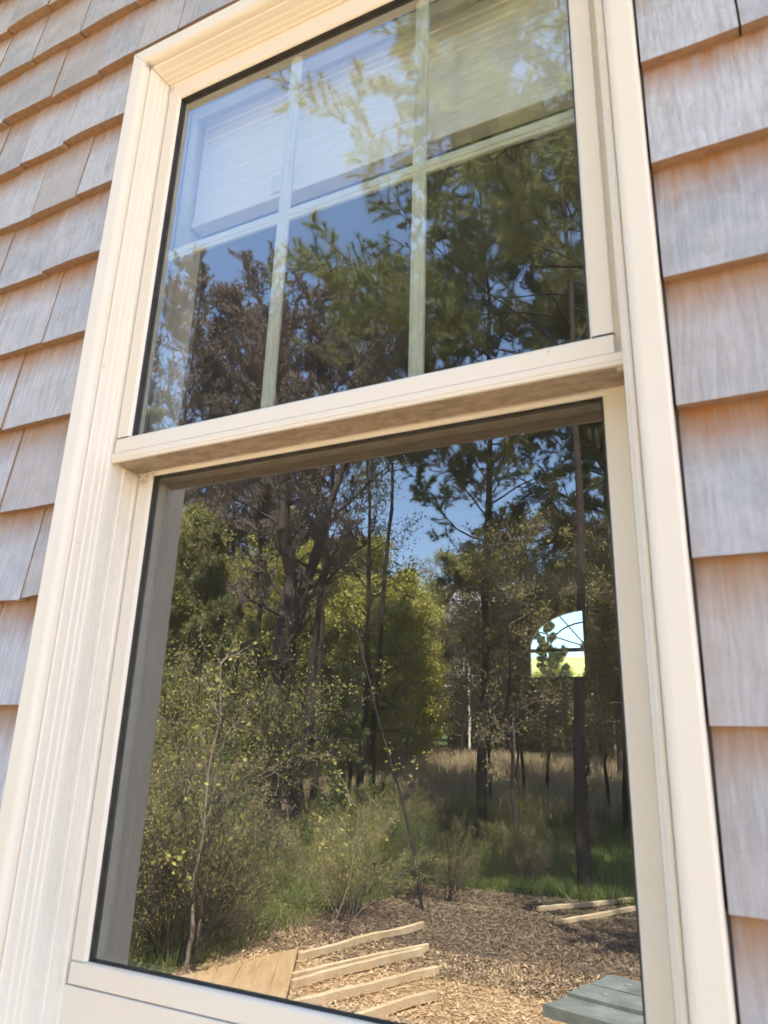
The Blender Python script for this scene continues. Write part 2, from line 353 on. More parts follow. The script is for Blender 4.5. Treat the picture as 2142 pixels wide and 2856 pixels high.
def siding():
    V, F, MI, UV, CO = [], [], [], [], []
    P = .1302
    joints = {10: [-1.195, -1.079], 9: [-1.089, -.964, -.831, -.70], 8: [-1.136, -1.005, -.891, -.715],
              7: [-1.052, -.945], 6: [-.989, -.886], 5: [-.931], 4: [-1.02, -.897], 3: [-.951], 2: [-.918, -.821], 1: [-.841], 0: [-.89]}
    def shingle(x0, x1, z0, k):
        ex = P*1.42; NX, NZ = 4, 5
        tone, r2, ru = rnd.random(), rnd.random(), rnd.random()*40
        dy = rnd.uniform(-.0012, .0012); dzl, dzr = rnd.uniform(-.002, .002), rnd.uniform(-.002, .002)
        cup = rnd.uniform(-.0008, .0018)
        b = len(V)
        def col_at(u, v, back=False):
            x = x0+(x1-x0)*u
            bow = rnd.uniform(-.0006, .0006) if v == 0 else 0
            z = z0 + dzl*(1-u)+dzr*u + v*ex + (bow if 0 < u < 1 else 0)
            y = .0075 + dy + .0200*v*1.0 - cup*4*u*(1-u)*(1-v)
            if back: y = .0255+.014*v
            return (x, y, z)
        for j in range(NZ+1):
            for i in range(NX+1):
                u, v = i/NX, j/NZ
                V.append(col_at(u, v)); CO.append((tone, min(1, v*1.42), r2)); UV.append((ru+(x1-x0)*u, ru*1.7+v*ex))
        for j in range(NZ):
            for i in range(NX):
                a = b+j*(NX+1)+i; F.append((a, a+1, a+NX+2, a+NX+1)); MI.append(0)
        bb = len(V)
        for i in range(NX+1):
            f = V[b+i]; V.append(f); CO.append((tone, 0, r2)); UV.append((ru+i*.03, 0))
            V.append((f[0], .0275, f[2]+.0025)); CO.append((tone, 0, r2)); UV.append((ru+i*.03, .014))
        for i in range(NX):
            a = bb+2*i; F.append((a, a+1, a+3, a+2)); MI.append(1)
        for side in (0, NX):                      # edges
            e0 = len(V)
            for j in (0, NZ):
                f = V[b+j*(NX+1)+side]; V.append(f); CO.append((tone, .2, .9)); UV.append((ru, j*.03))
                V.append((f[0], f[1]+.014, f[2])); CO.append((tone, .2, .9)); UV.append((ru+.01, j*.03))
            q = (e0, e0+2, e0+3, e0+1) if side == 0 else (e0, e0+1, e0+3, e0+2)
            F.append(q); MI.append(1)
    for k in range(-9, 14):
        for sidex in ('L', 'R', 'T'):
            zb = 1.539 + .1302*k - (.013 if sidex == 'R' else 0)
            if sidex == 'L': xa, xb = -4.2, WX0-.002
            elif sidex == 'R': xa, xb = WX1+.0028, 2.6
            else: xa, xb = WX0-.002, WX1+.0028
            if sidex == 'T' and not (zb > WZ1-.10 or zb+P < WZ0): continue
            js = sorted(joints.get(k, [])) if sidex != 'R' else ([.054] if k == 5 else ([.30] if k in (0, 1, 2, 3, 4, 6) else []))
            js = [j for j in js if xa+.02 < j < xb-.02]
            # extend outwards randomly
            if sidex == 'L':
                x = (js[0] if js else xb-rnd.uniform(.06, .16)); 
                if not js: js = [x]
                while x > xa+.2: x -= rnd.uniform(.075, .15); js.append(x)
            elif sidex == 'R':
                x = js[-1] if js else xa+.22+rnd.uniform(0, .05)
                if not js: js = [x]
                while x < xb-.2: x += rnd.uniform(.09, .18); js.append(x)
            else:
                x = js[-1] if js else xa+rnd.uniform(.05, .12)
                if not js: js = [x]
                while x < xb-.15: x += rnd.uniform(.09, .15); js.append(x)
            js = sorted([xa]+js+[xb])
            for a, c in zip(js[:-1], js[1:]):
                g_ = rnd.uniform(.0006, .0016); z0 = zb+rnd.uniform(-.003, .003)
                la = a if a == xa else a+g_; rc = c if c == xb else c-g_
                if sidex == 'T':
                    z0 = max(z0, WZ1+.003) if zb > WZ1-.11 else z0
                if rc-la > .01: shingle(la, rc, z0, k)
    me = bpy.data.meshes.new('shingle_siding'); me.from_pydata(V, [], F)
    me.materials.append(M['shingle']); me.materials.append(M['butt'])
    me.polygons.foreach_set('material_index', MI)
    uv = me.uv_layers.new(name='grain'); ca = me.color_attributes.new('tone', 'FLOAT_COLOR', 'POINT')
    li = np.zeros(len(me.loops), dtype=np.int32); me.loops.foreach_get('vertex_index', li)
    uv.data.foreach_set('uv', np.array(UV, dtype=np.float32)[li].ravel())
    ca.data.foreach_set('color', np.hstack([np.array(CO, dtype=np.float32), np.ones((len(V), 1), dtype=np.float32)]).ravel())
    me.update(); o = bpy.data.objects.new('shingle_siding', me); col.objects.link(o); o.parent = house
    return o
siding()

# sheathing behind the shingles with the window hole
HX0, HX1, HZ0, HZ1 = -.775, -.065, .99, 2.545
w = MB()
for a in ((-4.2, HX0, .2, 3.35), (HX1, 2.6, .2, 3.35), (HX0, HX1, .2, HZ0), (HX0, HX1, HZ1, 3.35)):
    w.box(a[0], a[1], .042, .17, a[2], a[3])
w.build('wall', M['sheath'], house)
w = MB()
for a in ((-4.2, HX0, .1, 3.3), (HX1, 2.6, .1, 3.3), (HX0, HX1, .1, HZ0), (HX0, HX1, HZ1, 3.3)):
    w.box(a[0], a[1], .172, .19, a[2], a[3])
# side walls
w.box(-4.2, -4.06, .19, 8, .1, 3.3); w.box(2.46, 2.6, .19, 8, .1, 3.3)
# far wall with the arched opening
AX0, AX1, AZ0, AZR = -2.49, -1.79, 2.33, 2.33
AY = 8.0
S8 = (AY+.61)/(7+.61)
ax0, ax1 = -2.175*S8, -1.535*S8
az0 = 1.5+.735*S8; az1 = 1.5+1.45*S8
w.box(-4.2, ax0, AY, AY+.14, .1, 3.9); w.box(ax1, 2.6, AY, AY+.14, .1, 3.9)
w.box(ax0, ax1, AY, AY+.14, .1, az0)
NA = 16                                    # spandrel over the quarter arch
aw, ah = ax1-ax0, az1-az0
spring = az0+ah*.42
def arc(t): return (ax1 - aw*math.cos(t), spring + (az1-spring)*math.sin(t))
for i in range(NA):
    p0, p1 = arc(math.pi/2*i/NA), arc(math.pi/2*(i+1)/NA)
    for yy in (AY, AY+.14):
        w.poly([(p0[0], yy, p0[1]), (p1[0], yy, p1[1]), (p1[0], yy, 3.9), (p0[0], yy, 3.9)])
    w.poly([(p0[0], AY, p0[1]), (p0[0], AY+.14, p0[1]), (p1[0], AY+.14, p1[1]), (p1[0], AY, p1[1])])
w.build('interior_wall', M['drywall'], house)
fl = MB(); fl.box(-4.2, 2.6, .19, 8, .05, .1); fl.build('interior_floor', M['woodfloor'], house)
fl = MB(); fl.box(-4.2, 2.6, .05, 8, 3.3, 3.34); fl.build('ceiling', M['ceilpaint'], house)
fl = MB(); fl.box(-4.2, 2.6, 0.03, 8.14, -.1, .04); fl.build('foundation', M['whitepaint'], house)
rf = MB()
ez, rz_ = 3.35, 5.5
for y0, z0, y1, z1 in ((-.32, ez-.15, 4.07, rz_), (8.3, ez+.45, 4.07, rz_)):
    rf.poly([(-4.5, y0, z0), (2.9, y0, z0), (2.9, y1, z1), (-4.5, y1, z1)])
    rf.poly([(-4.5, y0, z0+.16), (2.9, y0, z0+.16), (2.9, y1, z1+.16), (-4.5, y1, z1+.16)])
    rf.poly([(-4.5, y0, z0), (2.9, y0, z0), (2.9, y0, z0+.16), (-4.5, y0, z0+.16)])
for x in (-4.2, 2.6): rf.poly([(x, .05, 2.95), (x, 8.1, 2.95), (x, 8.1, 3.3), (x, 4.07, rz_), (x, .05, 3.3)])
rf.build('roof', M['roof'], house)
sf = MB(); sf.box(-4.5, 2.9, -.32, .04, 3.21, 3.24); sf.build('soffit', M['whitepaint'], house)

# arched window in the far wall
aw_ = MB()
def curve_strip(mb, r0, r1, y0, y1):
    for i in range(NA):
        t0, t1 = math.pi/2*i/NA, math.pi/2*(i+1)/NA
        def P_(t, r): return (ax1-(aw*r)*math.cos(t), spring+((az1-spring)*r)*math.sin(t))
        a, b, c, d = P_(t0, r0), P_(t1, r0), P_(t1, r1), P_(t0, r1)
        mb.poly([(a[0], y0, a[1]), (b[0], y0, b[1]), (c[0], y0, c[1]), (d[0], y0, d[1])])
        mb.poly([(a[0], y0, a[1]), (a[0], y1, a[1]), (b[0], y1, b[1]), (b[0], y0, b[1])])
aw_.box(ax0, ax0+.05, AY-.02, AY+.03, az0, spring); aw_.box(ax1-.04, ax1, AY-.02, AY+.03, az0, az1)
aw_.box(ax0, ax1, AY-.03, AY+.03, az0-.03, az0+.015)
curve_strip(aw_, .93, 1.07, AY-.02, AY+.03)
win2 = aw_.build('arched_window', M['inner_dark'], house)
gm = MB()
for t in (R_(30), R_(62)):
    gm.tube([(ax1-.02, AY+.05, spring+.02), (ax1-aw*.95*math.cos(t), AY+.05, spring+(az1-spring)*.95*math.sin(t))], .008, 6)
pts = [(ax1-aw*.62*math.cos(R_(90*i/10)), AY+.05, spring+(az1-spring)*.66*math.sin(R_(90*i/10))) for i in range(11)]
gm.tube(pts, .009, 6); gm.box(ax0, ax1, AY+.03, AY+.07, spring-.03, spring+.01)
gm.build('grille', M['inner_dark'], win2)
gp = MB(); gp.poly([(ax0, AY+.08, az0), (ax1, AY+.08, az0)]+[(arc(math.pi/2*(1-i/12))[0], AY+.08, arc(math.pi/2*(1-i/12))[1]) for i in range(13)])
tp = NT('tinted_pane'); tp.t.nodes.remove(tp.b); q_ = tp.n('ShaderNodeBsdfTransparent'); q_.inputs[0].default_value = (.40, .50, .53, 1); tp.l(q_.outputs[0], tp.out.inputs[0])
gp.build('pane', tp.m, win2)

# ------------------------------------------------------------------ the double-hung window
XC = (WX0+WX1)/2; RB0 = 1.5+.3585
def leg(mb, prof, x_out, sgn, z0, z1, miter_top=True, miter_bot=False, mi=None, gap=.0004):
    """vertical extrusion of profile [(u,y)], u measured inwards from x_out; sgn=+1 for the left leg"""
    for i in range(len(prof)-1):
        (u0, y0), (u1, y1) = prof[i], prof[i+1]
        a0, a1 = x_out+sgn*u0, x_out+sgn*u1
        t0 = z1-(u0 if miter_top else 0)-gap; t1 = z1-(u1 if miter_top else 0)-gap
        b0 = z0+(u0 if miter_bot else 0)+gap; b1 = z0+(u1 if miter_bot else 0)+gap
        mb.poly([(a0, y0, b0), (a1, y1, b1), (a1, y1, t1), (a0, y0, t0)], mi[i] if mi else 0)
def head(mb, prof, xl, xr, z1, mi=None, down=True, gap=.0004, miter=True):
    for i in range(len(prof)-1):
        (u0, y0), (u1, y1) = prof[i], prof[i+1]
        s = -1 if down else 1; m_ = 1 if miter else 0
        mb.poly([(xl+m_*u0+gap, y0, z1+s*u0), (xr-m_*u0-gap, y0, z1+s*u0), (xr-m_*u1-gap, y1, z1+s*u1), (xl+m_*u1+gap, y1, z1+s*u1)], mi[i] if mi else 0)

def arcpts(u0, y0, u1, y1, n=4, bulge=.35):
    """rounded run from a point to another (quarter-ellipse, tangent flat at the start)"""
    return [(u0+(u1-u0)*math.sin(math.pi/2*i/n), y0+(y1-y0)*(1-math.cos(math.pi/2*i/n))) for i in range(n+1)]
cas = [(0, .034), (0, .0035), (.0008, .0012), (.003, 0), (.0195, 0)] + arcpts(.0205, 0, .0290, .0095, 5) + \
      [(.0292, .0135), (.0300, .0150), (.0306, .0128), (.0338, .0118), (.0352, .0135), (.0360, .0185), (.0364, .024), (.0378, .0262),
       (.0383, .0335), (.0398, .0350), (.0402, .0405), (.0424, .0420), (.0430, .0470)]
jamb = [(.0430, .0470), (.0432, .060), (.0425, .0615), (.0425, .067), (.0436, .0685), (.0436, .083), (.0426, .0845), (.0426, .090), (.0436, .0915), (.0436, .16)]
jm = [0]*(len(cas)-1)
c = MB()
leg(c, cas, WX0, 1, WZ0, WZ1, True, True); leg(c, cas, WX1, -1, WZ0, WZ1, True, True)
head(c, cas, WX0, WX1, WZ1); head(c, cas, WX0, WX1, WZ0, down=False)
window = c.build('window', M['vinyl'], house)
c = MB()
leg(c, jamb, WX0, 1, WZ0+.03, WZ1, True, False, gap=0); leg(c, jamb, WX1, -1, WZ0+.03, WZ1, True, False, gap=0)
head(c, jamb, WX0, WX1, WZ1, gap=0)
c.build('jamb', M['vinyl_dusty'], window)
c = MB(); c.box(WX1-.0505, WX1-.0428, .0505, .060, RB0, WZ1-.04); c.box(WX0+.0428, WX0+.047, .0505, .060, RB0, WZ1-.04)
c.box(WX1-.0505, WX1-.0428, .1005, .112, WZ0+.03, WZ1-.04); c.box(WX0+.0428, WX0+.047, .1005, .112, WZ0+.03, WZ1-.04)
c.build('parting_strip', M['vinyl_dusty'], window)
# dark caulk just behind the mitre joints and the outer edge of the casing
c = MB()
c.box(WX1-.002, WX1+.0026, .016, .036, WZ0, WZ1); c.box(WX0-.0018, WX0+.001, .016, .036, WZ0, WZ1)
for x, s in ((WX0, 1), (WX1, -1)):
    c.poly([(x+s*.001, .004, WZ1-.004), (x+s*.004, .0022, WZ1-.001), (x+s*.040, .0365, WZ1-.037), (x+s*.037, .038, WZ1-.040)])
c.build('caulk', M['sheath'], window)

def sash(name, y0, zb, zt, liner, rail_b, label=None):
    """y0 = front face; four pieces with hairline joints"""
    xl, xr = WX0+.0455, WX1-.0490
    pr = [(0, y0+.020), (0, y0+.0012), (.0010, y0), (.0205, y0), (.0215, y0+.0012), (.0235, y0+.0045)]
    mb = MB()
    leg(mb, pr, xl, 1, zb+rail_b, zt, False, False, gap=.0005); leg(mb, pr, xr, -1, zb+rail_b, zt, False, False, gap=.0005)
    prt = [(0, y0+.020), (0, y0+.0012), (.0010, y0), (.031, y0), (.0325, y0+.0015), (.0345, y0+.0045)] if name == 'upper_sash' else pr
    tw = prt[-1][0]
    # head rail between, set a hair proud of the stiles
    head(mb, [(u, y-.0004) for u, y in prt], xl+.0006, xr-.0006, zt, gap=0, miter=False)
    o = mb.build(name, M['vinyl'], window)
    gx0, gx1 = xl+.0235, xr-.0235
    gz0, gz1 = zb+rail_b, zt-tw
    # gasket return between the sash face and the glass
    gk = MB(); a, b_ = y0+.0045, y0+.0105
    def ring(mb, i0, i1, ya, yb, mi=0):
        X0, X1, Z0, Z1 = gx0, gx1, gz0, gz1
        A = [(X0+i0, ya, Z0+i0), (X1-i0, ya, Z0+i0), (X1-i0, ya, Z1-i0), (X0+i0, ya, Z1-i0)]
        B = [(X0+i1, yb, Z0+i1), (X1-i1, yb, Z0+i1), (X1-i1, yb, Z1-i1), (X0+i1, yb, Z1-i1)]
        for k in range(4): mb.poly([A[k], A[(k+1) % 4], B[(k+1) % 4], B[k]], mi)
    ring(gk, 0, .0005, a, a+.001); ring(gk, .0005, .0012, a+.001, a+.0035); ring(gk, .0012, .0008, a+.0035, b_-.001); ring(gk, .0008, .0030, b_-.001, b_)
    gk.build('gasket', M['gasket'], o)
    sp = MB(); ring(sp, .0030, .0032, b_+.0045, b_+.017); ring(sp, -.004, .0030, b_+.0044, b_+.0045); sp.build('spacer', M['spacer'], o)
    ln = MB(); ring(ln, .0030, -.002, b_+.019, b_+.024); ring(ln, -.002, -.004, b_+.024, y0+.052); ring(ln, -.004, -.04, y0+.052, y0+.053)
    ln.build('inner_liner', liner, o)
    gl = MB(); gl.box(gx0-.003, gx1+.003, b_, b_+.004, gz0-.003, gz1+.003)
    gl.build('glass_pane', M['glass'], o)
    return o, (gx0, gx1, gz0, gz1), b_
# z values: meeting rail
RT, RS, RB = 1.5+.394, 1.5+.3715, 1.5+.358
up, (ux0, ux1, uz0, uz1), ugl = sash('upper_sash', .045, RB, WZ1-.0425, M['inner_pale'], RT-RB)
lo, (lx0, lx1, lz0, lz1), lgl = sash('lower_sash', .095, 1.5-.268, RB+.020, M['inner_dark'], .024)
# hide nothing: rails are their own pieces
def rail(name, x0, x1, prof, mats, mi, parent):
    """prof [(y,z)] extruded in x"""
    mb = MB()
    for i in range(len(prof)-1):
        (ya, za), (yb, zb) = prof[i], prof[i+1]
        mb.poly([(x0, ya, za), (x1, ya, za), (x1, yb, zb), (x0, yb, zb)], mi[i])
    return mb.build(name, mats, parent)
xl, xr = WX0+.0455, WX1-.0490
# upper part of the meeting rail
rail('meeting_rail', xl+.0008, xr-.0008, [(.0605, RT+.001), (.0505, RT+.0008), (.0470, RT-.0002), (.0452, RT-.0020), (.0446, RT-.006), (.0446, RS+.0008), (.056, RS+.0008)], [M['vinyl']], [0]*6, up)
# lower lip, runs wider into the jamb tracks
rail('rail_lip', WX0+.0432, WX1-.0428, [(.0600, RS), (.0442, RS), (.0434, RS-.0008), (.0434, RB+.0052), (.0445, RB+.0045), (.0448, RB+.0036), (.0440, RB+.0030), (.0438, RB+.0010), (.0446, RB+.0002), (.0470, RB), (.0485, RB+.0006), (.0888, RB+.0004), (.0895, RB-.0006), (.0925, RB-.0006), (.0930, RB+.0005), (.0945, RB+.0005)],
     [M['vinyl'], M['vinyl_grimy']], [0, 0, 0, 0, 0, 0, 0, 0, 0, 0, 1, 1, 0, 0, 0], up)
# bottom rail of the lower sash with bevelled top
LB = 1.5-.268
rail('bottom_rail', xl+.0008, xr-.0008, [(.1085, LB+.0245), (.1000, LB+.0243), (.0970, LB+.0238), (.0952, LB+.0222), (.0945, LB+.018), (.0945, LB+.0006), (.108, LB+.0006)], [M['vinyl']], [0]*6, lo)
rail('window_sill', WX0+.0436, WX1-.0432, [(.110, LB-.0009), (.0935, LB-.0009), (.0925, LB-.0018), (.0925, 1.145), (.088, 1.140), (.020, 1.128), (.020, WZ0+.03)], [M['vinyl']], [0]*6, window)

# muntins inside the sealed unit
mt = MB(); my = ugl+.0105
def bar(mb, vertical, c0, a0, a1, w_=.0094):
    prof = [(-w_, 0), (-w_*.93, -.0012), (-w_*.42, -.0018), (-w_*.34, -.0032), (w_*.34, -.0032), (w_*.42, -.0018), (w_*.93, -.0012), (w_, 0), (w_, .003), (-w_, .003)]
    n = len(prof)
    for i in range(n):
        (p0, q0), (p1, q1) = prof[i], prof[(i+1) % n]
        if vertical: mb.poly([(c0+p0, my+q0, a0), (c0+p1, my+q1, a0), (c0+p1, my+q1, a1), (c0+p0, my+q0, a1)])
        else: mb.poly([(a0, my+q0+.0003, c0+p0), (a0, my+q1+.0003, c0+p1), (a1, my+q1+.0003, c0+p1), (a1, my+q0+.0003, c0+p0)])
KM = (my+.61)/.61
for X in (-.468, -.282): bar(mt, True, X*KM, uz0, uz1)
bar(mt, False, 1.5+.6295*KM, ux0, ux1)
mt.build('grille', M['muntin'], up)

# the raised blind hanging inside the upper half
bl = empty('window_blind', (XC, .135, 2.296))
tag(bl, 'raised white horizontal blind hanging inside the top of the window', 'blind')
sl = MB(); rb = random.Random(4)
z = 2.3585; bx0, bx1 = -.326, .326
prev = None
while z < 2.60:
    dp = rb.choice((.0006, .0006, .0008, .0012, .002)); t = rb.uniform(-.0006, .0006); t2 = rb.uniform(-.0006, .0006)
    a_ = ((bx0, -.010, z-2.345+t), (bx1, -.010, z-2.345+t2)); b_ = ((bx0, -.010+dp, z-2.345+.0128+t), (bx1, -.010+dp, z-2.345+.0128+t2))
    if prev: sl.poly([prev[0], prev[1], a_[1], a_[0]])
    sl.poly([a_[0], a_[1], b_[1], b_[0]]); prev = b_
    z += .0138
sl.build('slats', M['blind'], bl)
b2 = MB(); b2.box(bx0, bx1, -.014, .012, 0, .014); b2.build('bottom_rail', M['blind'], bl, bevel=.002)
b2 = MB(); b2.box(bx0, bx1, -.016, .020, .25, .29); b2.build('headrail', M['blind'], bl)
for x in (-.15,):
    b2 = MB(); b2.box(x-.017, x+.017, -.0175, -.0145, .006, .040); b2.build('cord_clip', M['whitepaint'], bl, bevel=.001)

# ------------------------------------------------------------------ vegetation builders
def tubes_mesh(name, segs, mat, parent, sides=5):
    """segs: (n,8) p0,p1,r0,r1"""
    S = np.asarray(segs, dtype=np.float64)
    p0, p1, r0, r1 = S[:, :3], S[:, 3:6], S[:, 6], S[:, 7]
    d = p1-p0; L = np.linalg.norm(d, axis=1, keepdims=True)+1e-9; d /= L
    ref = np.where(np.abs(d[:, 2:3]) > .9, [[1., 0, 0]], [[0, 0, 1.]])
    a = np.cross(d, ref); a /= np.linalg.norm(a, axis=1, keepdims=True); b = np.cross(d, a)
    th = np.arange(sides)*2*np.pi/sides
    ring = a[:, None, :]*np.cos(th)[None, :, None]+b[:, None, :]*np.sin(th)[None, :, None]
    A = p0[:, None, :]+ring*r0[:, None, None]; B = p1[:, None, :]+ring*r1[:, None, None]
    V = np.concatenate([A, B], axis=1).reshape(-1, 3)
    base = (np.arange(len(S))*2*sides)[:, None]
    j = np.arange(sides); jn = (j+1) % sides
    q = np.stack([base+j, base+jn, base+sides+jn, base+sides+j], axis=2).reshape(-1, 4)
    return np_mesh(name, V, 4, q, mat, parent, smooth=True)

def tufts_mesh(name, tips, mat, parent, rs, n=24, length=.11, width=.005, spread=1.0, along=.16):
    """needle tufts: tips (k,6) = base point of shoot + direction; thin triangles pointing outwards"""
    T = np.asarray(tips); k = len(T)
    P = np.repeat(T[:, :3], n, axis=0); D = np.repeat(T[:, 3:6], n, axis=0)
    s = rs.uniform(-along, 0, (k*n, 1)); rnd_ = rs.normal(size=(k*n, 3))
    d = D+rnd_*spread*.55; d /= np.linalg.norm(d, axis=1, keepdims=True)
    base = P+D*s; L = length*rs.uniform(.7, 1.15, (k*n, 1))
    side = np.cross(d, rs.normal(size=(k*n, 3))); side /= np.linalg.norm(side, axis=1, keepdims=True)+1e-9
    V = np.stack([base-side*width/2, base+side*width/2, base+d*L], axis=1).reshape(-1, 3)
    return np_mesh(name, V, 3, np.arange(k*n*3).reshape(-1, 3), mat, parent)

def leaves_mesh(name, pts, mat, parent, rs, n=6, size=.05, spread=.12):
    T = np.asarray(pts)[:, :3]; k = len(T)*n
    P = np.repeat(T, n, axis=0)+rs.normal(size=(k, 3))*spread
    u = rs.normal(size=(k, 3)); u /= np.linalg.norm(u, axis=1, keepdims=True)
    w_ = np.cross(u, rs.normal(size=(k, 3))); w_ /= np.linalg.norm(w_, axis=1, keepdims=True)
    s = size*rs.uniform(.5, 1.25, (k, 1))
    V = np.stack([P-u*s*.5, P+w_*s*.34, P+u*s*.5, P-w_*s*.34], axis=1).reshape(-1, 3)
    return np_mesh(name, V, 4, np.arange(k*4).reshape(-1, 4), mat, parent)

MINR = [.0025]
def grow(rs, p, d, length, r, nseg, wob, up, depth, segs, tips, child_n, child_len, child_ang, tip_every=1, tiplev=1):
    p = np.array(p, float); d = np.array(d, float); d /= np.linalg.norm(d)
    step = length/nseg
    for i in range(nseg):
        d = d+rs.normal(size=3)*wob+np.array([0, 0, up]); d /= np.linalg.norm(d)
        q = p+d*step; ra = r*(1-.8*i/nseg); rb_ = r*(1-.8*(i+1)/nseg)
        segs.append((*p, *q, max(ra, MINR[0]), max(rb_, MINR[0]*.8)))
        if depth <= tiplev-1 and i % tip_every == 0: tips.append((*q, *d))
        if depth > 0 and i >= (1 if depth > 1 else 0):
            for _ in range(child_n[-depth] if isinstance(child_n, (list, tuple)) else child_n):
                a = rs.normal(size=3); a -= d*a.dot(d); a /= np.linalg.norm(a)+1e-9
                ang = child_ang*rs.uniform(.6, 1.25)
                cd = d*math.cos(ang)+a*math.sin(ang)
                f = (1-.55*i/nseg)
                grow(rs, q, cd, child_len*length*f*rs.uniform(.6, 1.2), ra*.5, max(2, nseg-1), wob*1.3, up, depth-1, segs, tips, child_n, child_len, child_ang, tip_every, tiplev)
        p = q
    tips.append((*p, *d))

def trunk_pts(rs, base, top, r, n=9, wob=.08):
    base, top = np.array(base, float), np.array(top, float); out = []
    off = np.zeros(3)
    for i in range(n+1):
        t = i/n
        if i: off = off+np.array([rs.normal()*wob, rs.normal()*wob, 0])
        rr = r*(1-.82*t)*(1+.35*math.exp(-t*14))
        out.append((*(base+(top-base)*t+off*(1 if 0 < i < n else .6)), rr))
    return out

def tree(name, label, cat, base, height, r, seed, crown0=.3, limbs=26, limb_len=2.6, depth=2, child_n=(2, 2), child_len=.42, ang=.9,
         kind='needle', mat='needle', bark='bark', lean=(0, 0), tuft_n=22, size=.11, width=.006, shape='cone', up=.03, group=None, forks=None, droop=0, twig=None, spread=.12, nl=6, side=None, wob=.10, keep=1):
    MINR[0] = .0055 if kind == 'buds' else .004
    rs = np.random.RandomState(seed)
    bx, by = base; bz = terr(bx, by)-.05
    root = empty(name, (bx, by, bz)); tag(root, label, cat, group)
    tsegs, segs, tips = [], [], []
    stems = forks or [((0, 0, 0), (lean[0], lean[1], height), r)]
    for (b0, t0, rr) in stems:
        tp = trunk_pts(rs, b0, t0, rr, wob=.08*min(1, height/11))
        for a, b_ in zip(tp[:-1], tp[1:]): tsegs.append((*a[:3], *b_[:3], a[3], b_[3]))
        if forks and b0[2] == 0 and t0[2] < 4: continue
        c0 = .8 if forks and b0[2] == 0 else crown0
        nn = max(3, int(limbs*(t0[2]-b0[2])/height)); ph = rs.uniform(0, 6)
        for i in range(nn):
            z = c0+(1-c0)*((i+.5)/nn)
            zz = z*(len(tp)-1) if b0[2] == 0 else ((i+.5)/nn)*(len(tp)-1)
            k = min(int(zz), len(tp)-2); f = zz-k
            q = np.array(tp[k][:3])*(1-f)+np.array(tp[k+1][:3])*f
            ph += 2.4+rs.normal()*.3
            if side is not None and rs.rand() < side[1]: ph = side[0]+rs.normal()*.7
            sh = {'cone': (1-.75*z), 'round': math.sin(min(1, .25+.75*(z-crown0)/(1-crown0))*math.pi*.92)+.15, 'flat': 1-.35*z}[shape]
            el = rs.uniform(-.05, .45)+.5*z-droop
            d = (math.cos(ph)*math.cos(el), math.sin(ph)*math.cos(el), math.sin(el))
            grow(rs, q, d, limb_len*sh*rs.uniform(.65, 1.15), max(.008, tp[k][3]*.38), 6, wob, up, depth, segs, tips, child_n, child_len, ang)
    print('TREE', name, len(segs), len(tips))
    tubes_mesh('trunk', tsegs, M[bark], root, 9)
    tubes_mesh('branches', segs, M[twig or bark], root, 3)
    if keep < 1: tips = [t_ for t_ in tips if rs.rand() < keep]
    if kind == 'needle': tufts_mesh('crown', tips, M[mat], root, rs, tuft_n, size, width, 1.7, .09)
    elif kind == 'leaf': leaves_mesh('crown', tips, M[mat], root, rs, nl, size, spread)
    elif kind == 'buds': tufts_mesh('crown', tips, M[mat], root, rs, 4, size, width, .9, .16)
    return root

def copy_thing(o, loc, rz, sc, label=None):
    c = o.copy(); col.objects.link(c); c.location = loc; c.rotation_euler = (0, 0, rz); c.scale = (sc, sc, sc)
    if label: c['label'] = label
    for ch in o.children:
        k = ch.copy(); col.objects.link(k); k.parent = c
    return c

# ---- near pines (reflected in the upper panes)
PG = 'pines in the yard'
tree('pitch_pine', 'tall pitch pine with a slim bole, its long limbs crossing the upper panes', 'pine tree', (-2.1, -8.7), 15.0, .07, 21,
     crown0=.42, limbs=44, limb_len=5.3, depth=2, child_n=(3, 2), child_len=.42, ang=.8, tuft_n=30, size=.15, width=.0042, shape='flat', side=(math.pi*.97, .45), group=PG)
tree('pitch_pine', 'nearest pitch pine with big glinting needle tufts in the top right pane', 'pine tree', (1.7, -5.0), 10.5, .20, 24,
     crown0=.42, limbs=36, limb_len=4.0, depth=2, child_n=(2, 2), child_len=.42, ang=.8, tuft_n=28, size=.13, width=.004, shape='flat', side=(math.pi*.95, .3), group=PG)
tree('pitch_pine', 'unseen pitch pine added by the house corner to shade the mulch', 'pine tree', (2.5, -2.9), 10.5, .20, 27,
     crown0=.55, limbs=30, limb_len=3.0, depth=2, child_n=(2, 2), child_len=.42, ang=.8, tuft_n=16, size=.13, width=.008, shape='flat', group=PG)  # added out of view so that its crown shades the mulch
tree('pitch_pine', 'pine with a dark bole and open twiggy limbs right of the sky gap', 'pine tree', (-4.4, -11.6), 13.5, .085, 22,
     crown0=.34, side=(math.pi, .3), limbs=36, limb_len=2.7, depth=2, tuft_n=14, size=.115, width=.0085, shape='flat', group=PG, mat='needle')
tree('pitch_pine', 'dark pine with bare lower limbs in front of the neighbouring deck', 'pine tree', (-2.3, -13.5), 14, .11, 23,
     crown0=.26, limbs=40, limb_len=3.0, depth=2, tuft_n=12, size=.115, width=.0085, shape='flat', group=PG, mat='needle_dark')
tree('pitch_pine', 'pine half hidden at the right edge of the lower pane', 'pine tree', (-.6, -12.0), 12, .09, 25,
     crown0=.22, limbs=36, limb_len=2.8, depth=2, tuft_n=12, size=.115, width=.0085, shape='flat', group=PG, mat='needle')
tree('pitch_pine', 'farther pine closing the view behind the dry grass', 'pine tree', (-3.6, -20.5), 13, .10, 26,
     crown0=.45, limbs=36, limb_len=2.8, depth=2, tuft_n=10, size=.17, width=.014, shape='cone', group=PG, mat='needle_dark')
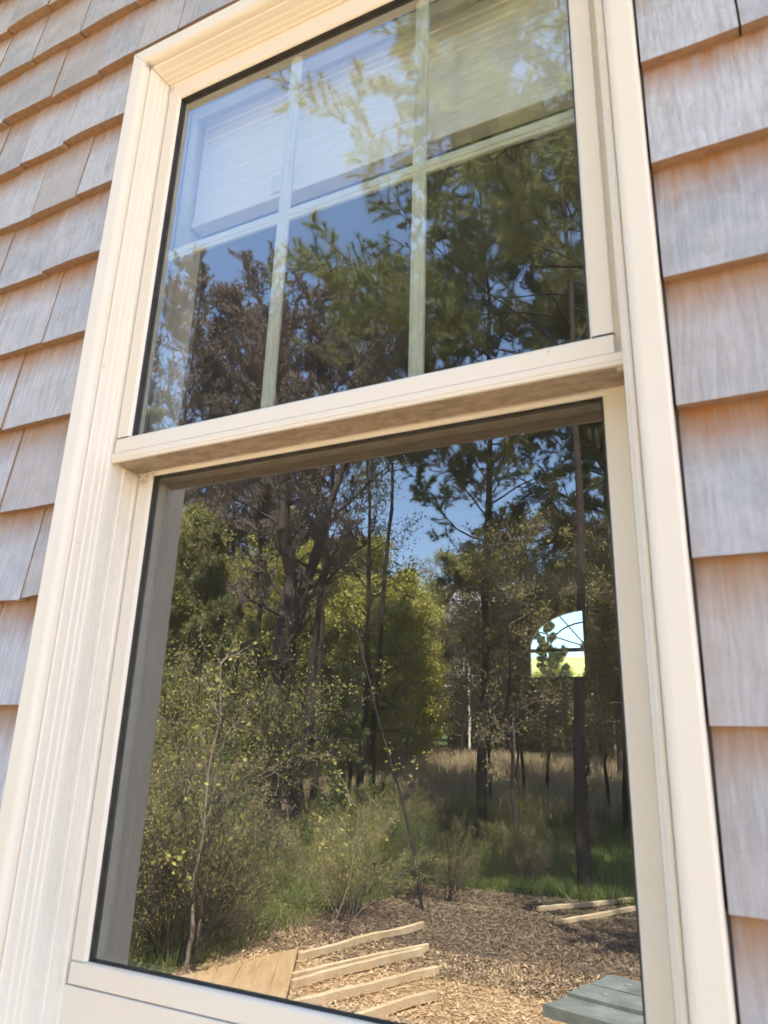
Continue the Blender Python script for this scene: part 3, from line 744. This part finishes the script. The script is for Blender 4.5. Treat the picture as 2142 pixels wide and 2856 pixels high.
# ---- big forked trunk
tree('forked_pine', 'thick dark double trunk pine forking low under dark branches', 'pine tree', (-6.95, -9.4), 10.6, .22, 31,
     crown0=.46, limbs=26, limb_len=2.0, depth=2, child_n=(2, 2), kind='buds', mat='bud', size=.06, width=.008, shape='flat', up=.10, wob=.2,
     forks=[((0, 0, 0), (-.05, 0, 3.1), .30), ((.48, .12, 0), (.70, .2, 4.9), .12), ((-.1, 0, 2.8), (-1.0, -.2, 9.6), .15), ((0, 0, 2.8), (1.0, -.3, 7.6), .12)])
TG = 'brown twiggy trees'
for (x, y, h, L, sd_, c0, lab) in ((-11.9, -11.8, 12.7, 2.4, 33, .30, 'brown budding tree with the tallest ragged top at the left of the upper sash'),
                         (-10.9, -12.9, 12.6, 2.3, 35, .42, 'brown budding tree second from the left with cone-like clusters'),
                         (-9.7, -12.4, 11.0, 2.2, 36, .50, 'lower brown budding tree directly behind the left muntin'),
                         (-8.9, -13.6, 12.6, 1.9, 34, .55, 'brown budding tree with upright reddish shoots in the middle of the upper sash'),
                         (-7.7, -14.0, 12.2, 2.2, 37, .62, 'brown budding tree merging with the pine limbs at the right')):
    tree('budding_tree', lab, 'tree', (x, y), h, .075, sd_, crown0=c0, limbs=50, limb_len=L, depth=2, child_n=(3, 3), child_len=.46, kind='buds', mat='bud', twig='twig_brown',
         size=.07, width=.010, shape='flat', up=.12, group=TG, wob=.16)
tree('slim_tree', 'slim dark straight tree with short bare side twigs in front of the bright wood', 'tree', (-6.7, -11.6), 8.2, .075, 41,
     crown0=.20, limbs=34, limb_len=1.2, depth=2, child_n=(1, 2), child_len=.5, kind='leaf', mat='leaf_olive', size=.05, nl=1, shape='flat')
YG_ = 'young pines'
tree('young_pine', 'bushy bright green young pine left of the forked trunk', 'pine tree', (-9.2, -9.6), 5.2, .08, 43,
     crown0=.10, limbs=30, limb_len=2.0, depth=2, tuft_n=12, size=.13, width=.009, mat='needle', group=YG_)
tree('young_pine', 'small loose pine sapling growing in front of the slim tree', 'pine tree', (-6.0, -9.9), 2.6, .05, 44,
     crown0=.12, limbs=16, limb_len=.9, depth=1, tuft_n=20, size=.12, width=.008, mat='needle', group=YG_)
tree('young_pine', 'tall young pine at the far left beside the dark sash liner', 'pine tree', (-10.2, -8.6), 7.4, .09, 45,
     crown0=.12, limbs=34, limb_len=2.2, depth=2, tuft_n=10, size=.13, width=.010, mat='needle', group=YG_)

# ---- spring woodland behind: master trees and copies
mA = tree('woodland_tree', 'bright yellow green spring tree in the wood behind the yard, nearest to the gap', 'tree', (-24, -38), 11, .15, 51,
          crown0=.14, limbs=32, limb_len=3.2, depth=2, child_n=(2, 2), kind='leaf', mat='leaf_spring', size=.17, nl=4, spread=.2, shape='round', bark='bark_grey', group='trees of the wood behind the yard')
mB = tree('woodland_tree', 'olive leafed tree in the wood behind the slim tree', 'tree', (-17, -29), 9, .13, 52,
          crown0=.12, limbs=30, limb_len=2.9, depth=2, child_n=(2, 2), kind='leaf', mat='leaf_olive', size=.15, nl=4, spread=.2, shape='round', bark='bark', group='trees of the wood behind the yard')
mC = tree('woodland_tree', 'dark pine standing in the wood behind the neighbouring deck', 'pine tree', (-13.5, -45), 15, .2, 53,
          crown0=.3, limbs=26, limb_len=3.4, depth=2, child_n=(2, 2), tuft_n=8, size=.30, width=.035, mat='needle_dark', shape='cone', group='trees of the wood behind the yard')
rw = random.Random(8)
seen = {}
def bearing_words(rel):
    for lim, w_ in ((.35, 'behind the neighbouring house'), (.50, 'beyond the dry grass'), (.62, 'beyond the slim dark tree'), (.80, 'beyond the forked trunk'), (1.1, 'at the left edge of the glass')):
        if rel < lim: return w_
    return 'beyond the left edge of the view'
def row_words(k): return ('nearest row', 'second row', 'third row', 'last row')[k]
for row, (yy, hh) in enumerate(((-22, .74), (-30, .86), (-40, 1.0), (-52, 1.1))):
    x = yy*1.45-2
    while x < yy*.0+5:
        rel = x/yy            # bearing
        if -.1 < rel < .44 and row < 2: x += 3; continue      # kept open towards the neighbour's house
        if .40 < rel < .47 and row < 3: x += 3; continue
        src = rw.choice((mA, mA, mB, mA, mB) if rel > .45 else (mC, mB, mB))
        s = hh*rw.uniform(.75, 1.1)
        if .40 < rel < .66: s *= .76; src = rw.choice((mA, mB, mA))
        if src is mC: s *= .85
        yv = yy+rw.uniform(-2, 2)
        word = {'woodland_tree': 'yellow green'}.get('x', 'yellow green' if src is mA else 'olive green' if src is mB else 'dark needled')
        copy_thing(src, (x, yv, terr(x, yv)-.1), rw.uniform(0, 6.28), s, '%s tree, %s, %s' % (word, row_words(row), bearing_words(rel)))
        x += rw.uniform(2.6, 4.0)

for i, (x, y, f) in enumerate(((-19.5, -19.0, .62), (-16.8, -17.8, .56), (-14.6, -19.5, .60), (-12.6, -18.2, .52), (-10.9, -19.8, .50), (-9.4, -18.4, .42), (-15.5, -22.5, .66), (-12.2, -23.0, .60), (-17.8, -21.0, .62))):
    src = (mA, mA, mA, mB)[i % 4]
    copy_thing(src, (x, y, terr(x, y)-.1), i*1.7, f, '%s low tree %s the forked trunk' % ('olive green' if src is mB else 'yellow green', 'left of' if x/y > .8 else 'behind' if x/y > .6 else 'right of'))
# bare twiggy understory
mT = tree('understory_tree', 'bare grey twiggy understory tree at the left of the wood', 'tree', (-21.5, -24.0), 6.0, .06, 55,
     crown0=.12, limbs=34, limb_len=2.0, depth=2, child_n=(3, 3), child_len=.5, kind='leaf', mat='leaf_olive', size=.05, nl=1, spread=.05, shape='round', bark='bark', twig='twig_brown', wob=.22, up=.05, group='twiggy understory trees')
mU = tree('understory_tree', 'brown tangled thorny understory tree in front of the neighbouring deck', 'tree', (-4.8, -24.0), 5.0, .05, 56,
     crown0=.08, limbs=34, limb_len=2.0, depth=2, child_n=(3, 3), child_len=.5, kind='leaf', mat='leaf_olive', size=.06, nl=1, spread=.06, shape='round', bark='bark', twig='bark', wob=.26, up=.02, group='twiggy understory trees')
mV = tree('understory_tree', 'thin dark understory tree with a high tangled twiggy crown right of the sky gap', 'tree', (-3.5, -10.6), 4.6, .035, 57,
     crown0=.38, limbs=22, limb_len=2.0, depth=2, child_n=(2, 3), child_len=.5, kind='leaf', mat='leaf_olive', size=.05, nl=1, keep=.3, spread=.05, shape='flat', bark='bark', twig='twig_brown', wob=.26, up=.02, group='twiggy understory trees')
for i, (x, y, f, w_) in enumerate(((-1.7, -10.2, .95, 'right of the slim bole'), (-2.9, -12.6, 1.1, 'in front of the dark pine'), (-1.2, -13.5, 1.15, 'by the right edge of the glass'), (-4.3, -13.8, 1.0, 'behind the open pine'), (-.5, -10.9, .9, 'partly cut by the right sash'), (-11.2, -11.2, 1.2, 'at the left edge of the glass'))):
    copy_thing(mV, (x, y, terr(x, y)-.03), i*2.1+.5, f, 'thin dark tree with a high twiggy tangle, '+w_)
rv_ = random.Random(12)
for i in range(8):
    br = .05+.31*(i+.5)/8; y = -rv_.uniform(12.5, 19.5); x = br*(y-.8)
    f = rv_.uniform(.8, 1.15)*(-y/16)
    copy_thing(mV, (x, y, terr(x, y)-.03), i*1.9, f, '%s bare slender tree with fine crossing twigs, %s' % ('tall' if f > 1 else 'shorter', 'over the green bank' if y > -15 else 'over the dry grass'))
ru_ = random.Random(5)
for i in range(17):
    if i < 6: br = .0+.43*ru_.random(); y = -ru_.uniform(23.5, 29.5)
    else: br = 1.0+.25*ru_.random(); y = -ru_.uniform(9.5, 14)
    x = br*y; src = ru_.choice((mT, mT, mU)); f = ru_.uniform(.75, 1.25) if y < -14 else ru_.uniform(.6, 1.0)
    copy_thing(src, (x, y, terr(x, y)-.05), ru_.uniform(0, 6.28), f, '%s %s twiggy tree, %s' % ('tall' if f > 1 else 'middling' if f > .82 else 'short', 'olive budding' if src is mT else 'dark tangled', ('before the neighbouring house' if y < -26.5 else 'at the far edge of the dry grass') if i < 6 else ('beyond the left thicket' if br > .85 else 'around the forked trunk')))

# ---- trees seen through the arched window, on the far side of the house
fg = 'trees beyond the arched window'
for i, (x, y, s, src) in enumerate(((-5.3, 29, .40, mV), (-8.6, 30, .5, mV), (-6.9, 36, .62, mC), (-4.9, 34, .50, mA), (-9.6, 37, .62, mC), (-8.2, 42, .50, mA), (-10.8, 43, .55, mA))):
    o = copy_thing(src, (x, y, terr(x, y)), i*1.3, s, ('tree number %d' % i)); o['group'] = fg
    o['label'] = ('pine' if src is mC else 'sunny leafy tree') + ' seen through the arched window of the far wall'

# ---- shrubs in the yard edge
def shrub(name, label, x, y, h, seed, leaf, twig, n_st=13, nl=2, size=.032, group=None):
    rs = np.random.RandomState(seed); root = empty(name, (x, y, terr(x, y)-.03)); tag(root, label, 'shrub', group)
    segs, tips = [], []
    for i in range(n_st):
        a = rs.uniform(0, 6.28); el = rs.uniform(.8, 1.45)
        grow(rs, (math.cos(a)*.12, math.sin(a)*.12, 0), (math.cos(a)*math.cos(el), math.sin(a)*math.cos(el), math.sin(el)), h*rs.uniform(.65, 1.1), .012, 6, .13, .02, 2, segs, tips, (2, 1), .42, .7)
    tubes_mesh('stems', segs, M[twig], root, 3)
    leaves_mesh('foliage', tips, M[leaf], root, rs, nl, size, .05)
    return root
sg = 'shrubs along the yard edge'
kinds = []
for i, (lf, tw, ds, nl) in enumerate((('leaf_olive', 'twig_pale', 'small olive leafed shrub', 3), ('leaf_green', 'twig_brown', 'glossy green leafed shrub', 3),
                                  ('leaf_rust', 'twig_pale', 'nearly bare rusty shrub', 1), ('leaf_spring', 'twig_pale', 'thin pale yellow shrub', 2))):
    kinds.append((shrub('shrub', ds, (-8.3, -9.9, -6.6, -7.4)[i], (-8.4, -9.8, -6.4, -7.2)[i], (1.9, 1.5, 1.4, 2.2)[i], 60+i, lf, tw, nl=nl, group=sg), ds))
ds4 = 'leafless brown twiggy shrub'
kinds.append((shrub('shrub', ds4+' at the left of the thicket', -7.9, -7.6, 1.6, 64, 'leaf_olive', 'bark', n_st=12, nl=1, size=.022, group=sg), ds4))  # dark bark twigs put the near thicket's shade into the colour
size_w = lambda f: 'knee high' if f < .6 else 'low' if f < .95 else 'chest high' if f < 1.2 else 'tall'
for i in range(95):
    t = rw.random(); q = rw.random()**1.2
    x = -3.3-7.2*t + rw.uniform(-.4, .4); y = -5.7-q*6.5+t*2.2
    k, ds = kinds[rw.choice((0, 2, 3, 4, 4, 1)) if y > -7.2 else rw.choice((0, 0, 1, 3, 4, 4))]
    f = rw.uniform(.7, 1.25)*(1.0 if y > -7.5 else 1.3)
    br = x/(y-.8)
    if y > -6.6: f *= .62
    if br < .60: f = min(f, .40)
    elif br < .75: f = min(f, .30)
    if y > -7.0: f = min(f, .85)
    if x > -3.3 and y > -6.3: continue
    spot = 'just behind the plank platform' if y > -6.6 else 'amid the thicket' if y > -9.5 else 'deep in the thicket'
    spot += ', left' if x < -7.5 else ', right' if x > -5.6 else ''
    copy_thing(k, (x, y, terr(x, y)-.03), rw.uniform(0, 6.28), f, '%s %s' % (size_w(f), ds.replace('small ', ''))+' '+spot)
for i in range(40):
    k, ds = kinds[rw.choice((0, 2, 4, 4, 4, 1))]
    x = rw.uniform(-6.4, -3.75); y = rw.uniform(-5.4, -3.3)
    if x/(y-.8) < .74: continue
    f = rw.uniform(.35, .7)
    if x/(y-.8) < .84: f = min(f, .28)
    copy_thing(k, (x, y, terr(x, y)-.03), rw.uniform(0, 6.28), f, '%s %s, %s of the thicket' % ('shin high' if f < .52 else 'knee high' if f < .66 else 'waist high', ds.replace('small ', ''), 'nearest left foot' if y > -4.3 else 'near left side'))
for i in range(12):
    k, ds = kinds[rw.choice((0, 1, 2))]
    x = rw.uniform(-5.2, -2.2); y = rw.uniform(-12.0, -7.4); f = rw.uniform(.22, .45)
    copy_thing(k, (x, y, terr(x, y)-.03), rw.uniform(0, 6.28), f, ds+(' on the near part' if y > -10.5 else ' on the far part')+' of the shaded bank')
# grey saplings
def sapling(label, x, y, pts, r, wood='twig_pale'):
    root = empty('sapling', (x, y, terr(x, y)-.03)); tag(root, label, 'sapling', 'bare saplings')
    MINR[0] = .002; rs = np.random.RandomState(int(abs(x*100))); segs, tips = [], []; P = pts
    for i in range(len(P)-1):
        a, b_ = np.array(P[i], float), np.array(P[i+1], float)
        segs.append((*a, *b_, r*(1-.7*i/len(P)), r*(1-.7*(i+1)/len(P))))
        if i:
            for _ in range(2):
                d = rs.normal(size=3); d[2] = abs(d[2])*.8+.6
                grow(rs, b_, d, .38, r*.3, 5, .15, .02, 1, segs, tips, 1, .5, .6)
    tubes_mesh('stem', segs, M[wood], root, 6); leaves_mesh('foliage', tips, M['leaf_spring'], root, rs, 1, .04, .03)
sapling('crooked pale grey sapling with twin stems at the lower left', -3.71, -3.66, [(0, 0, 0), (.03, 0, .3), (-.01, 0, .6), (.05, 0, .9), (.03, 0, 1.3), (.09, 0, 1.7), (.05, 0, 2.1)], .016)
sapling('second thinner grey sapling beside the crooked one', -3.80, -3.85, [(0, 0, 0), (.02, 0, .35), (.05, 0, .7), (.02, 0, 1.1), (.10, 0, 1.6)], .011)
sapling('pale curved bare sapling leaning over the rusty shrub', -3.37, -4.95, [(0, 0, 0), (.10, 0, .25), (.19, 0, .5), (.24, 0, .8), (.25, 0, 1.05)], .009)
sapling('dark slanting sapling at the mulch edge', -3.23, -6.54, [(0, 0, 0), (-.10, 0, .6), (-.3, 0, 1.2), (-.55, .1, 2.0), (-.85, 0, 2.8)], .018, 'bark')

# ---- ground cover (stuff)
def scatter_blades(name, n, region, h, width, mat, seed, label, lay=.3):
    rs = np.random.RandomState(seed); pts = []
    while len(pts) < n:
        x, y = rs.uniform(region[0], region[1]), rs.uniform(region[2], region[3])
        if math.sin(x*1.3+y*.7)+math.sin(x*.5-y*1.1)+rs.normal()*.6 > -.9: pts.append((x, y, terr(x, y)))
    P = np.array(pts); d = rs.normal(size=(n, 3))*lay; d[:, 2] = 1; d *= h*rs.uniform(.5, 1.2, (n, 1))
    s = rs.normal(size=(n, 3)); s[:, 2] = 0; s /= np.linalg.norm(s, axis=1, keepdims=True); s *= width
    V = np.stack([P-s, P+s, P+d], axis=1).reshape(-1, 3)
    o = np_mesh(name, V, 3, np.arange(n*3).reshape(-1, 3), mat); tag(o, label, 'grass', kind='stuff')
scatter_blades('dry_grass', 60000, (-13, 3, -26, -13.5), .42, .012, M['dry_grass'], 71, 'pale dry tall grass on the rise beyond the shade', .35)
scatter_blades('green_grass', 60000, (-10, 3, -16, -9.5), .16, .008, M['grass'], 72, 'short green grass on the shaded bank', .4)
scatter_blades('bank_grass', 30000, (-4.6, 1.5, -11.5, -8.0), .12, .005, M['grass'], 74, 'green grass tufts where the mulch ends', .6)
scatter_blades('thicket_grass', 26000, (-9, -3.75, -7.5, -2.6), .16, .005, M['grass'], 73, 'green grass and weeds at the foot of the thicket', .6)
def scatter_flat(name, n, region, size, mat, seed, label, cat):
    rs = np.random.RandomState(seed)
    x = rs.uniform(region[0], region[1], n); y = rs.uniform(region[2], region[3], n)
    z = np.array([terr(a, b_) for a, b_ in zip(x, y)])+rs.uniform(.003, .022, n)
    P = np.stack([x, y, z], axis=1); u = rs.normal(size=(n, 3)); u[:, 2] *= .3; u /= np.linalg.norm(u, axis=1, keepdims=True)
    w_ = np.cross(u, [0, 0, 1.])+rs.normal(size=(n, 3))*.25; w_ /= np.linalg.norm(w_, axis=1, keepdims=True)
    s = size*rs.uniform(.5, 1.4, (n, 1))
    V = np.stack([P-u*s-w_*s*.3, P+u*s-w_*s*.3, P+u*s+w_*s*.3, P-u*s+w_*s*.3], axis=1).reshape(-1, 3)
    o = np_mesh(name, V, 4, np.arange(n*4).reshape(-1, 4), mat); tag(o, label, cat, kind='stuff')
scatter_flat('wood_chips', 60000, (-4.0, 1.2, -5.2, -1.2), .012, M['chips'], 81, 'orange tan wood chip mulch covering the ground by the house', 'mulch')
scatter_flat('leaf_litter', 75000, (-6, 1.5, -8.0, -4.5), .014, M['litter'], 82, 'brown fallen leaves and needles under the trees', 'leaf litter')

# ---- lumber, platform, teal bench
def lumber(label, a, b_, w_=.04, h=.055, group='lengths of lumber lying on the mulch'):
    a, b_ = Vector((*a, 0)), Vector((*b_, 0)); L = (b_-a).length
    an = math.atan2(b_.y-a.y, b_.x-a.x)
    mb = MB(); n = 8; rr = random.Random(int(L*1000))
    mb.box(0, L, -w_/2, w_/2, 0, h)
    o = mb.build('timber', M['lumber'], None, bevel=.004); o.location = (a.x, a.y, terr(a.x, a.y)+.004); o.rotation_euler = (0, rr.uniform(-.01, 0), an)
    return tag(o, label, 'timber', group)
lumber('farthest timber of the left row, starting at the platform corner', (-3.24, -4.36), (-2.90, -5.81))
lumber('left one of the close pair of timbers beside the platform', (-3.01, -3.92), (-2.56, -5.14))
lumber('right one of the close pair of timbers beside the platform', (-2.93, -3.79), (-2.54, -4.99))
lumber('timber next below the close pair, third from the platform corner', (-2.71, -3.40), (-2.25, -4.61))
lumber('shortest timber, at the bottom edge of the glass', (-2.40, -3.17), (-2.04, -4.07))
lumber('far timber of the right pair in the tree shade', (-2.24, -7.17), (-1.50, -8.25), .04, .045)
lumber('near timber of the right pair in the tree shade', (-1.94, -6.64), (-1.30, -8.00), .04, .045)

pf = empty('plank_platform', (-3.33, -4.48, 0), math.atan2(1.07, .60)); tag(pf, 'low platform of tan planks at the corner of the mulch', 'platform')
mb = MB()
for i in range(8):                       # boards cut obliquely along the back edge
    w0, w1 = .125*i+.0012, .125*(i+1)-.0006
    P = [(1.06*w0, w0), (1.9, w0), (1.9, w1), (1.06*w1, w1)]
    lo_ = [(x, y, .02) for x, y in P]; hi_ = [(x, y, .055+.001*(i % 2)) for x, y in P]
    mb.poly(lo_[::-1]); mb.poly(hi_)
    for k in range(4): mb.poly([lo_[k], lo_[(k+1) % 4], hi_[(k+1) % 4], hi_[k]])
mb.build('planks', M['ply'], pf, bevel=.002)
mb = MB(); mb.box(.7, 1.8, .06, .6, .0, .018); mb.build('base', M['decking'], pf)

tb = empty('teal_bench', (-.47, -2.87, 0), R_(17)); tag(tb, 'low weathered teal plank bench with rounded bolts and ragged ends', 'bench')
mb = MB(); rr = random.Random(3)
for i, (y0, y1, xo) in enumerate(((.13, .30, -.36), (-.075, .115, -.43), (-.29, -.09, -.40))):
    pts = [(-.40-.0+xo*.1+rr.uniform(-.012, .012), y0+(y1-y0)*k/6) for k in range(7)]
    top = .50 - (.012 if i == 0 else 0)
    left = [(x, y, top) for x, y in pts]
    ring = left+[(.9, y1, top), (.9, y0, top)]
    mb.poly(ring[::-1]); mb.poly([(x, y, z-.045) for x, y, z in ring])
    for k in range(len(ring)):
        a, b_ = ring[k], ring[(k+1) % len(ring)]
        mb.poly([a, b_, (b_[0], b_[1], top-.045), (a[0], a[1], top-.045)])
mb.build('planks', M['teal'], tb)
for x, y in ((-.30, -.19), (-.30, .02), (.62, -.19), (.62, .02)):
    mb = MB(); mb.tube([(x, y, .495), (x, y, .505), (x, y, .508)], [.018, .018, .008], 12); mb.build('bolt', M['steel'], tb)
for x in (-.28, .75):
    for y in (-.22, .22):
        mb = MB(); mb.box(x-.045, x+.045, y-.045, y+.045, 0, .455); mb.build('leg', M['teal'], tb, bevel=.004)

# ---- neighbouring house with deck behind the pines
NX, NY = -8.5, -30.0
nz = terr(NX, NY)
nh = empty('neighbour_house', (NX, NY, nz)); tag(nh, 'grey neighbouring house with a pale roof and a raised deck behind the pines', 'house')
mb = MB(); mb.box(-5, 8, -9, -2.5, 0, 6.2); mb.build('wall', M['nhouse'], nh)
mb = MB()
mb.poly([(-5.5, -2.0, 6.0), (8.5, -2.0, 6.0), (8.5, -5.75, 8.4), (-5.5, -5.75, 8.4)]); mb.poly([(-5.5, -9.5, 6.0), (8.5, -9.5, 6.0), (8.5, -5.75, 8.4), (-5.5, -5.75, 8.4)])
mb.poly([(-5.5, -2.0, 5.8), (8.5, -2.0, 5.8), (8.5, -2.0, 6.0), (-5.5, -2.0, 6.0)]); mb.build('roof', M['nroof'], nh)
mb = MB(); mb.box(-5, 8, -2.5, 0, 2.60, 2.7); mb.build('deck', M['whitepaint'], nh)
mb = MB(); mb.box(-5, 8, -.02, .05, 3.62, 3.70); mb.box(-5, 8, -.02, .05, 2.95, 2.99)
for i in range(100): mb.box(-4.9+i*.13, -4.88+i*.13, 0, .03, 2.97, 3.64)
mb.build('deck_rail', M['decking'], nh)
for x in (-4.9, -2.9, -.9, 1.1, 3.1, 5.1, 7.1):
    mb = MB(); mb.box(x-.04, x+.04, -.05, .05, 0, 4.0); mb.build('post', M['whitepaint'], nh)
for x in (-3.6, -.4, 3.0, 6.0):
    mb = MB(); mb.box(x-.5, x+.5, -2.5, -2.46, 3.3, 4.7); w3 = mb.build('window', M['nroof'], nh)
    mb = MB(); mb.box(x-.42, x+.42, -2.46, -2.44, 3.38, 4.62); mb.build('pane', M['gasket'], w3)

# ---- places for look-alikes: counted from the left of the reflection
ords = ['leftmost', 'second from left', 'third from left', 'fourth from left', 'fifth from left', 'sixth from left', 'seventh from left', 'eighth from left', 'ninth from left', 'tenth from left']
by = {}
for o in col.objects:
    if o.parent is None and o.get('label') and o.get('group'): by.setdefault(o['label'], []).append(o)
for lab, os_ in by.items():
    if len(os_) > 1:
        os_.sort(key=lambda o: (-(o.location.x/(o.location.y-.8)) if o.location.y < 0 else o.location.x))
        for k, o in enumerate(os_):
            o['label'] = '%s, %s' % (lab, ords[k] if k < len(ords) else 'far right')
